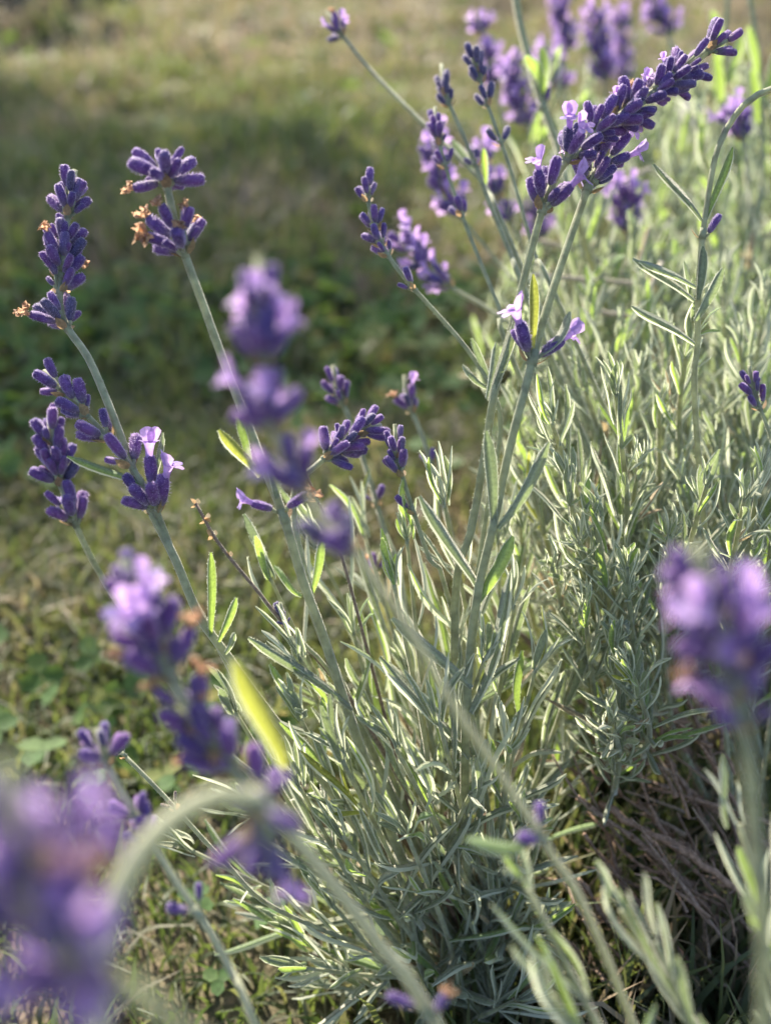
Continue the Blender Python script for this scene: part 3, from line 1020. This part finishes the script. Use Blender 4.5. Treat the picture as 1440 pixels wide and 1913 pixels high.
flower('stem topped by two separate dark whorls with brown withered florets',
       [(302, 285, .246), (312, 345, .247), (334, 440, .248), (380, 570, .250), (432, 712, .252), (490, 862, .254), (530, 965, .257), (566, 1085, .261), (603, 1185, .266), (652, 1335, .274), (702, 1475, .285), (765, 1630, .30)],
       [(306, 318, 14, 0, 1, 1.25, 1.95), (336, 436, 14, 0, 6, 1.3, 1.45), (512, 925, 2, 1, 1, 1.35, 1.5, (3.3, 5.8))], .0014, CROWN_A,
       [((480, 895, .253), (420, 797, .249), .0032, 'leaf_yellow', 2), ((470, 870, .253), (440, 780, .252), .0022, 'leaf_green', 0), ((520, 930, .255), (500, 860, .252), .0030, 'leaf'),
        ((655, 1330, .272), (455, 1190, .262), .0028, 'leaf', 1), ((570, 1100, .262), (505, 1070, .262), .0020, 'leaf_green')])
flower('large blurred violet flower head standing in front of the dark lawn',
       [(482, 478, .148), (486, 600, .149), (497, 740, .151), (528, 850, .153), (600, 965, .155), (655, 1025, .158), (760, 1170, .162), (850, 1325, .168), (940, 1455, .175), (1030, 1595, .182), (1120, 1760, .19)],
       [(485, 535, 7, 2, 0, .8, .6), (486, 588, 9, 4, 0, .8, .9), (489, 628, 9, 3, 0, .8, 1), (500, 728, 10, 3, 0, .9, 1.2), (530, 840, 9, 2, 0, .9, 1.1), (612, 985, 7, 0, 0, 1.0, 1.1), (1000, 1545, 2, 0, 0, 1.0)], .0008, None,
       [((985, 1570, .178), (890, 1560, .172), .0026, 'leaf_green')], mat='stem_pale')
flower('near blurred violet flower with withered orange florets over the left lawn',
       [(232, 1045, .166), (262, 1130, .167), (295, 1215, .168), (345, 1310, .168), (405, 1400, .169), (480, 1480, .170), (600, 1625, .172), (725, 1785, .175), (800, 1890, .178)],
       [(246, 1110, 6, 0, 0, 1, .6), (270, 1170, 11, 6, 0, 1.15, 1.25), (298, 1240, 8, 0, 2, 1.1), (325, 1290, 6, 0, 2, 1.05), (358, 1340, 6, 0, 1, 1.05), (408, 1412, 8, 0, 2, 1.1), (478, 1485, 5, 0, 0, 1.1), (748, 1815, 2, 0, 1, .95)], .0014, None,
       [((520, 1440, .172), (462, 1235, .164), .0040, 'leaf_yellow', 2)], mat='stem_pale')
flower('huge blurred violet flower head filling the bottom left corner',
       [(10, 1420, .086), (40, 1560, .087), (75, 1700, .088), (130, 1790, .090), (230, 1850, .094), (350, 1930, .10)],
       [(12, 1530, 6, 3, 0, .9, 1.2), (35, 1620, 7, 5, 1, .9, 1.4), (66, 1725, 8, 6, 1, .9, 1.5), (120, 1800, 8, 6, 0, .9, 1.6)], .0013, None)
flower('pale stem arching over with a drooping dark violet flower',
       [(455, 1600, .135), (490, 1540, .134), (470, 1500, .132), (410, 1487, .130), (330, 1525, .127), (265, 1590, .124), (215, 1690, .122), (190, 1800, .12), (185, 1920, .12)],
       [(470, 1560, 7, 1, 0, .9, 1.0), (478, 1528, 4, 1, 0, .8)], .0016, None, rt=.0015, mat='stem_pale')
flower('small blurred dark violet flower between the near flowers at the lower left',
       [(182, 1360, .205), (200, 1425, .205), (238, 1495, .206), (300, 1600, .205), (345, 1670, .203), (395, 1745, .202), (440, 1830, .201), (475, 1910, .20)],
       [(190, 1405, 9, 1, 0, .9, 1.05), (232, 1490, 4, 0, 0, .85), (258, 1540, 5, 0, 0, .9), (338, 1665, 2, 0, 0, .95, 1.0, (0.3, 3.0))], .0012, None, rt=.0007, mat='stem_pale')
flower('thin withered stalk with small dry brown whorls in front of the lawn',
       [(366, 940, .27), (385, 975, .27), (402, 1005, .27), (432, 1045, .27), (482, 1105, .271), (530, 1165, .272), (600, 1240, .276), (690, 1360, .284)],
       [], .0007, CROWN_A, rt=.0004, mat='twig')
flower('thin dry stalk with grey withered calyces behind the arching stem',
       [(232, 1410, .262), (310, 1490, .262), (420, 1610, .266), (520, 1700, .275)],
       [(236, 1414, 2, 0, 1, .5, 1.2), (306, 1488, 3, 0, 0, .8, 1.0)], .0007, CROWN_A, rt=.0005, dead=True)
flower('slim budding spike reaching up and left from the middle of the plants',
       [(682, 345, .296), (693, 400, .295), (712, 455, .294), (752, 515, .292), (812, 582, .291), (872, 652, .289), (915, 722, .288), (935, 800, .290), (905, 980, .292), (880, 1180, .295)],
       [(683, 358, 5, 0, 0, .85, .6), (690, 388, 5, 0, 0, .85, .7), (697, 418, 4, 0, 0, .85, .8), (707, 445, 3, 0, 0, .9, .8), (745, 505, 3, 0, 0, .8, .7)], .0010, CROWN_A,
       [((915, 725, .288), (866, 680, .287), .0018, 'leaf'), ((915, 720, .288), (888, 630, .287), .0020, 'leaf')])
flower('narrow budding spike above the pink blurred flowers at the top centre',
       [(812, 200, .328), (818, 250, .327), (832, 310, .325), (862, 400, .322), (897, 490, .318), (937, 590, .312), (960, 680, .31)],
       [(812, 215, 6, 0, 0, .9, .6), (817, 245, 6, 0, 0, .9, .7), (826, 280, 4, 0, 0, .85, .7), (852, 378, 3, 0, 0, .85, .6)], .0010, CROWN_B)
flower('narrow budding spike with grey tip at the top centre',
       [(824, 120, .345), (832, 175, .343), (848, 215, .341), (880, 290, .336), (915, 382, .33), (956, 482, .325), (990, 570, .32)],
       [(826, 140, 6, 0, 0, .85, .5), (832, 175, 5, 0, 0, .85, .6), (873, 292, 2, 0, 0, .85, .6)], .0011, CROWN_B, grey=True)
flower('slender budding spike with two lone buds below its head at the top',
       [(880, 88, .330), (897, 150, .329), (910, 195, .328), (928, 245, .326), (952, 315, .324), (978, 405, .32), (1002, 485, .317), (1045, 570, .312)],
       [(883, 102, 5, 0, 0, .85, .5), (892, 135, 5, 0, 0, .85, .6), (902, 170, 4, 0, 0, .85, .6), (924, 238, 2, 0, 0, .95, .7, (0.2, 3.2))], .0009, CROWN_B, grey=True)
flower('lone blurred violet flower on a long stem leaning left at the top',
       [(610, 20, .385), (630, 55, .384), (650, 80, .382), (705, 145, .375), (792, 232, .362), (855, 292, .352), (910, 355, .344), (960, 470, .335)],
       [(628, 50, 9, 3, 1, .95)], .0011, CROWN_B, [((895, 330, .346), (842, 262, .355), .0030, 'leaf_green'), ((905, 345, .345), (910, 275, .34), .0024, 'leaf_green')])
flower('blurred pink violet flower head beyond the budding spikes',
       [(808, 265, .43), (820, 320, .43), (838, 375, .43), (880, 430, .425), (940, 500, .42), (1000, 560, .41)],
       [(812, 290, 9, 7, 0, 1.2), (820, 335, 9, 7, 0, 1.2), (838, 385, 9, 6, 0, 1.2)], .0011, CROWN_C)
flower('blurred loose pink violet flower beside the slender stems',
       [(895, 280, .45), (920, 340, .45), (945, 400, .45), (985, 480, .45), (1020, 560, .44)],
       [(905, 300, 8, 6, 0, 1.15), (925, 350, 8, 6, 0, 1.15), (945, 400, 7, 5, 0, 1.1)], .0011, CROWN_C)
flower('blurred slanting pink violet flower head over the dark lawn',
       [(745, 435, .40), (785, 485, .40), (840, 535, .398), (900, 570, .395), (960, 605, .39), (1050, 640, .385)],
       [(752, 445, 8, 5, 0, 1.1), (782, 482, 8, 6, 0, 1.1), (822, 522, 9, 7, 0, 1.15)], .0011, CROWN_B)
flower('long dense violet spike slanting to the upper right corner',
       [(1350, 72, .270), (1300, 112, .270), (1240, 158, .269), (1170, 208, .268), (1105, 252, .267), (1060, 295, .266), (1022, 365, .266), (990, 475, .266), (952, 625, .266), (922, 740, .268), (905, 850, .271), (880, 990, .276), (850, 1130, .283)],
       [(1345, 77, 8, 0, 0, 1, .9), (1312, 103, 10, 0, 0, 1.02, 1.15), (1276, 130, 11, 1, 0, 1.05, 1.25), (1240, 157, 11, 1, 0, 1.05, 1.25), (1204, 183, 12, 1, 0, 1.08, 1.3), (1166, 208, 12, 1, 1, 1.08, 1.3), (1126, 235, 12, 2, 0, 1.12, 1.3), (1088, 265, 10, 2, 0, 1.12, 1.25), (1026, 352, 10, 3, 0, 1.25, 1.0)], .0013, CROWN_A,
       [((915, 750, .268), (958, 600, .263), .0030, 'leaf', 0), ((912, 745, .269), (925, 640, .270), .0024, 'leaf', 0)], rt=.001)
flower('short violet flower whorl just below the long dense spike',
       [(1150, 262, .276), (1118, 310, .275), (1098, 350, .274), (1052, 482, .268), (1012, 605, .264), (986, 705, .262), (952, 835, .261), (920, 985, .262), (890, 1120, .264), (872, 1300, .270), (868, 1500, .285)],
       [(1140, 275, 8, 1, 0, 1.15, 1.0), (1112, 325, 10, 2, 0, 1.2, 1.05), (1006, 655, 4, 2, 0, 1.35, .9, (0.3, 2.9, 0.0, 3.4))], .00145, CROWN_A,
       [((995, 660, .262), (993, 512, .260), .0026, 'leaf_yellow', 0), ((1010, 660, .263), (1068, 590, .265), .0026, 'leaf', 1), ((925, 985, .261), (905, 805, .258), .0032, 'leaf', 0), ((925, 985, .262), (1028, 825, .256), .0030, 'leaf', 1),
        ((890, 1110, .264), (800, 920, .262), .0034, 'leaf', 2), ((892, 1130, .264), (955, 1000, .262), .0036, 'leaf_green', 0), ((875, 1290, .268), (745, 1150, .262), .0034, 'leaf', 2), ((878, 1330, .27), (1000, 1075, .262), .0034, 'leaf', 3), ((873, 1420, .276), (690, 1230, .266), .003, 'leaf', 1)], rt=.0011)
flower('bare stem curving over toward the right edge with a single bud below',
       [(1560, 190, .262), (1500, 165, .264), (1442, 166, .266), (1388, 197, .267), (1342, 272, .268), (1320, 380, .268), (1306, 500, .270), (1302, 640, .276), (1300, 800, .285)],
       [(1318, 405, 1, 0, 0, .95, .7, (0.0,)), (1550, 186, 7, 0, 0, 1)], .00105, CROWN_B,
       [((1316, 415, .268), (1366, 275, .266), .0022, 'leaf_green', 0), ((1312, 410, .268), (1218, 308, .272), .0022, 'leaf', 0), ((1300, 535, .270), (1192, 490, .268), .0022, 'leaf', 0), ((1298, 560, .271), (1180, 485, .27), .0024, 'leaf', 0),
        ((1300, 600, .272), (1348, 500, .268), .0026, 'leaf', 0), ((1298, 640, .274), (1178, 575, .268), .0026, 'leaf', 0), ((1305, 560, .271), (1310, 460, .268), .0024, 'leaf', 0)], rt=.0008)
flower('little dark budding spike against the leaves at the right edge',
       [(1398, 682, .281), (1405, 720, .281), (1418, 760, .282), (1445, 840, .284), (1465, 960, .29)],
       [(1399, 695, 4, 0, 0, .8, .5), (1404, 718, 4, 0, 0, .85, .6), (1410, 748, 3, 0, 0, .85, .6)], .0008, CROWN_B)
flower('big blurred violet flower on a bluish stem at the right edge in front',
       [(1300, 1015, .132), (1320, 1100, .132), (1345, 1190, .133), (1375, 1290, .134), (1398, 1420, .136), (1412, 1600, .138), (1425, 1800, .142)],
       [(1316, 1110, 6, 0, 0, 1.0, .7), (1338, 1175, 9, 5, 0, 1.0, 1.4), (1355, 1235, 9, 4, 1, 1.0, 1.6), (1382, 1310, 4, 1, 0, .95, 1.2)], .0015, None)
flower('small budding spike on a fine stem in the centre',
       [(737, 792, .281), (742, 850, .281), (750, 885, .281), (772, 955, .281), (802, 1045, .282), (838, 1120, .285)],
       [(738, 815, 6, 0, 0, .85, .6), (741, 840, 4, 0, 0, .85, .6), (744, 870, 4, 0, 0, .95, .75), (762, 935, 1, 0, 0, .85, .6, (3.3,))], .00085, CROWN_A)
flower('bent violet spike lying over sideways in the centre',
       [(712, 795, .288), (670, 805, .285), (630, 836, .282), (588, 872, .279), (552, 905, .277), (549, 960, .276), (558, 1020, .275), (580, 1110, .275), (605, 1200, .278)],
       [(692, 800, 10, 0, 0, 1.0, 1.1), (660, 813, 12, 0, 0, 1.1, 1.2), (626, 838, 11, 0, 0, 1.1, 1.2)], .0012, CROWN_A,
       [((585, 1110, .275), (600, 1005, .272), .0026, 'leaf_green', 0)])
flower('small soft violet spike over the bent one in the centre',
       [(622, 682, .345), (632, 735, .345), (650, 775, .345), (672, 840, .343), (692, 900, .342), (716, 985, .34), (740, 1060, .338)],
       [(624, 700, 6, 0, 0, .95, .7), (630, 730, 8, 0, 0, 1, .9), (697, 925, 3, 0, 0, .85)], .0012, CROWN_A)
flower('small violet flower with one withered orange floret in the centre',
       [(755, 700, .352), (762, 750, .352), (785, 805, .35), (800, 850, .348), (830, 950, .342), (850, 1060, .335)],
       [(762, 748, 8, 2, 1, .95), (798, 845, 2, 0, 0, .85)], .0011, CROWN_A)
flower('brown dead stalk with two dry calyces beside the bent spike',
       [(563, 862, .274), (590, 930, .274), (618, 985, .274), (650, 1080, .276)],
       [(578, 905, 1, 0, 0, 1.1, .2), (600, 945, 1, 0, 0, 1.0, .3)], .0006, CROWN_A, dead=True, mat='twig', rt=.0004)
flower('tiny mauve bud on a short stalk among the centre leaves',
       [(712, 1030, .345), (700, 1070, .343), (705, 1110, .34), (735, 1180, .335)],
       [(704, 1060, 3, 0, 1, .85, .6)], .0007, CROWN_A)
flower('small grey bud on a thin stalk among the left leaves',
       [(523, 1125, .271), (535, 1165, .271), (570, 1205, .272), (640, 1290, .278)],
       [(528, 1155, 1, 0, 0, .8, .2), (531, 1165, 2, 0, 0, .35, 1.2)], .00075, CROWN_A, grey=True)
far = [('pale blurred violet spike left of the far stems at the top', [(892, 25, .56), (905, 90, .56), (925, 160, .56), (955, 300, .55), (990, 480, .53)], 3),
       ('blurred violet flower behind the slender budding spike', [(950, 120, .52), (965, 180, .52), (985, 235, .52), (1010, 330, .51), (1040, 500, .5)], 4),
       ('blurred lilac spike cut off by the top edge', [(1040, -10, .60), (1048, 40, .60), (1055, 85, .60), (1060, 200, .59), (1070, 420, .56)], 4),
       ('blurred violet spike in the middle of the far flowers', [(1115, 25, .58), (1122, 90, .58), (1130, 150, .58), (1140, 260, .57), (1150, 460, .55)], 5),
       ('faint blurred violet spike behind the middle one', [(1158, 30, .66), (1162, 90, .66), (1165, 150, .66), (1172, 260, .65), (1180, 440, .62)], 4),
       ('blurred lilac flower at the top edge above the long spike', [(1215, -15, .57), (1232, 30, .57), (1248, 65, .57), (1262, 200, .56), (1270, 450, .54)], 3),
       ('blurred dark violet flower near the green stalk with leaves', [(1022, 90, .56), (1032, 125, .56), (1045, 165, .56), (1065, 280, .55), (1080, 450, .53)], 3),
       ('blurred violet flower low behind the crossing stems', [(1165, 345, .44), (1170, 380, .44), (1172, 415, .44), (1175, 480, .44), (1180, 560, .44)], 3),
       ('tiny blurred flower tucked behind the curving stem', [(1370, 210, .46), (1376, 235, .46), (1385, 260, .46), (1395, 340, .46), (1400, 460, .46)], 2),
       ('faint violet flower low among the far stems', [(1285, 190, .62), (1290, 230, .62), (1295, 270, .62), (1300, 360, .61), (1310, 460, .58)], 2),
       ('blurred small violet flower beside the loose pink one', [(985, 370, .5), (1000, 410, .5), (1010, 450, .5), (1020, 500, .5), (1035, 580, .49)], 2)]
for (lab, pts, nw) in far:
    a, b = pts[0], pts[2]
    ws = [(a[0] + (b[0] - a[0]) * (k + .6) / nw, a[1] + (b[1] - a[1]) * (k + .6) / nw, 10, 7, 0, 1.15, 1.1) for k in range(nw)]
    flower(lab, pts, ws, .0012, CROWN_C + np.array([U(-.03, .05), U(-.06, .1), 0]))
flower('thick pale green stalk with two upright leaves and no flower at the top',
       [(958, -40, .40), (968, 30, .40), (985, 100, .40), (1003, 165, .40), (1022, 220, .40), (1050, 300, .40), (1075, 400, .40)],
       [(1010, 175, 2, 0, 0, .9, .6)], .0017, CROWN_C + np.array([-.04, -.1, 0]),
       [((1010, 185, .40), (983, 100, .39), .0048, 'leaf_green', 1), ((1016, 185, .40), (1008, 88, .40), .0046, 'leaf_green', 0)], rt=.0015)
for (lab, pts) in [('pale green flowerless stalk leaving the frame above the long spike', [(1360, -30, .5), (1355, 40, .5), (1352, 120, .5), (1340, 300, .5), (1330, 480, .5)]),
                   ('bright green leafy stalk at the top right corner', [(1395, -30, .48), (1410, 60, .48), (1420, 150, .48), (1425, 300, .48), (1425, 480, .48)])]:
    flower(lab, pts, [], .0016, CROWN_C + np.array([U(0, .05), U(-.1, 0), 0]),
           [((pts[2][0] + k, pts[2][1] + 40 * q, pts[2][2]), (pts[2][0] + k * 5, pts[2][1] - 100 + 40 * q, pts[2][2] - .01), .005, 'leaf_green', 0) for q, k in enumerate((-5, 6, -4))], rt=.0013)

# ------------------------------------------------------------------ dry whorls on the thin withered stalk
for o in list(bpy.data.objects):
    if o.get('label', '').startswith('thin withered stalk'):
        base = np.array(o.location)
        for (x_, y_) in ((367, 942), (388, 968), (401, 1000), (430, 1040)):
            p = P(x_, y_, .27)
            wo = link('flower_whorl', BRA, o, (p - base).tolist())
            wo.scale = (.002, .002, .002)
            for q in range(4):
                d = unit(rng.normal(0, 1, 3) + np.array([0, 0, .3]))
                k = U(.7, 1.3)
                place('bract', BRA, wo, np.zeros(3), orient(d, U(0, 6)), (k, k, k))

# ------------------------------------------------------------------ far shrubs at the edge of the lawn
def shrub(label, c, rx, rz, n, seed):
    r = np.random.default_rng(seed)
    root = link('shrub', None, None, c)
    tag(root, label, 'shrub')
    mb = MB()
    for k in range(9):
        d = unit([r.normal(), r.normal(), 1.2])
        tube(mb, np.array([[0, 0, -.01], d * rz * .4 + [0, 0, .02], d * np.array([rx, rx, rz]) * .8]), .008, .003, 5)
    link('trunk', mb.mesh('trunk', [M['wood']]), root)
    u = r.normal(0, 1, (n, 3)); u /= np.linalg.norm(u, axis=1)[:, None]
    u[:, 2] = np.abs(u[:, 2])
    rad = r.uniform(.45, 1.0, n) ** .6 * (.75 + .5 * vnoise(u[:, 0] * 3 + 9, u[:, 1] * 3 + u[:, 2] * 4, seed))
    p = u * rad[:, None] * np.array([rx, rx, rz])
    a = r.normal(0, 1, (n, 3)); a /= np.linalg.norm(a, axis=1)[:, None]
    b = np.cross(a, r.normal(0, 1, (n, 3))); b /= np.linalg.norm(b, axis=1)[:, None]
    s = r.uniform(.018, .04, n)[:, None]
    V = np.stack([p - a * s, p + b * s * .35, p + a * s, p - b * s * .35], 1).reshape(-1, 3)
    F = np.arange(n * 4).reshape(-1, 4)
    link('crown', mesh_tris('crown', V, F, [M['shrub']]), root)


def tree(label, base, crown_c, cr, n, seed):
    r = np.random.default_rng(seed)
    base = np.array(base, float); cc = np.array(crown_c, float) - base
    root = link('garden_tree', None, None, base.tolist()); tag(root, label, 'tree')
    mb = MB()
    tube(mb, spline([[0, 0, -.05], cc * np.array([.3, .3, .45]) + [.05, 0, 0], cc * .9], n=6), .09, .04, 9)
    for k in range(14):
        e = cc + r.normal(0, .42, 3) * np.array(cr)
        a = cc * r.uniform(.55, .9)
        tube(mb, np.array([a, (a + e) / 2 + [0, 0, .05], e]), .03, .008, 6)
    link('trunk', mb.mesh('trunk', [M['wood']]), root)
    u = r.normal(0, 1, (n, 3)); u /= np.linalg.norm(u, axis=1)[:, None]
    rad = r.uniform(0, 1, n) ** .45 * (.7 + .55 * vnoise(u[:, 0] * 2.5 + 9, u[:, 1] * 2.5 + u[:, 2] * 3, seed))
    p = cc + u * rad[:, None] * np.array(cr)
    a = r.normal(0, 1, (n, 3)); a /= np.linalg.norm(a, axis=1)[:, None]
    b = np.cross(a, r.normal(0, 1, (n, 3))); b /= np.linalg.norm(b, axis=1)[:, None]
    s = r.uniform(.03, .055, n)[:, None]
    V = np.stack([p - a * s, p + b * s * .5, p + a * s, p - b * s * .5], 1).reshape(-1, 3)
    link('crown', mesh_tris('crown', V, np.arange(n * 4).reshape(-1, 4), [M['shrub']]), root)


# unseen young tree, added past the lawn to throw shade across the middle grass
SH = np.array([-.52, 1.05, 0.0])
TC = SH + np.array([S.x, S.y, S.z]) * 6.2
tree('leafy young tree out of view beyond the lawn, added for its shade across the grass', (TC[0] - .35, TC[1] + .2, 0), TC, (.66, .5, .42), 2100, 8)
shrub('shaded blue-grey shrub at the far top left of the lawn', (-.92, 3.0, 0), .26, .30, 5000, 3)
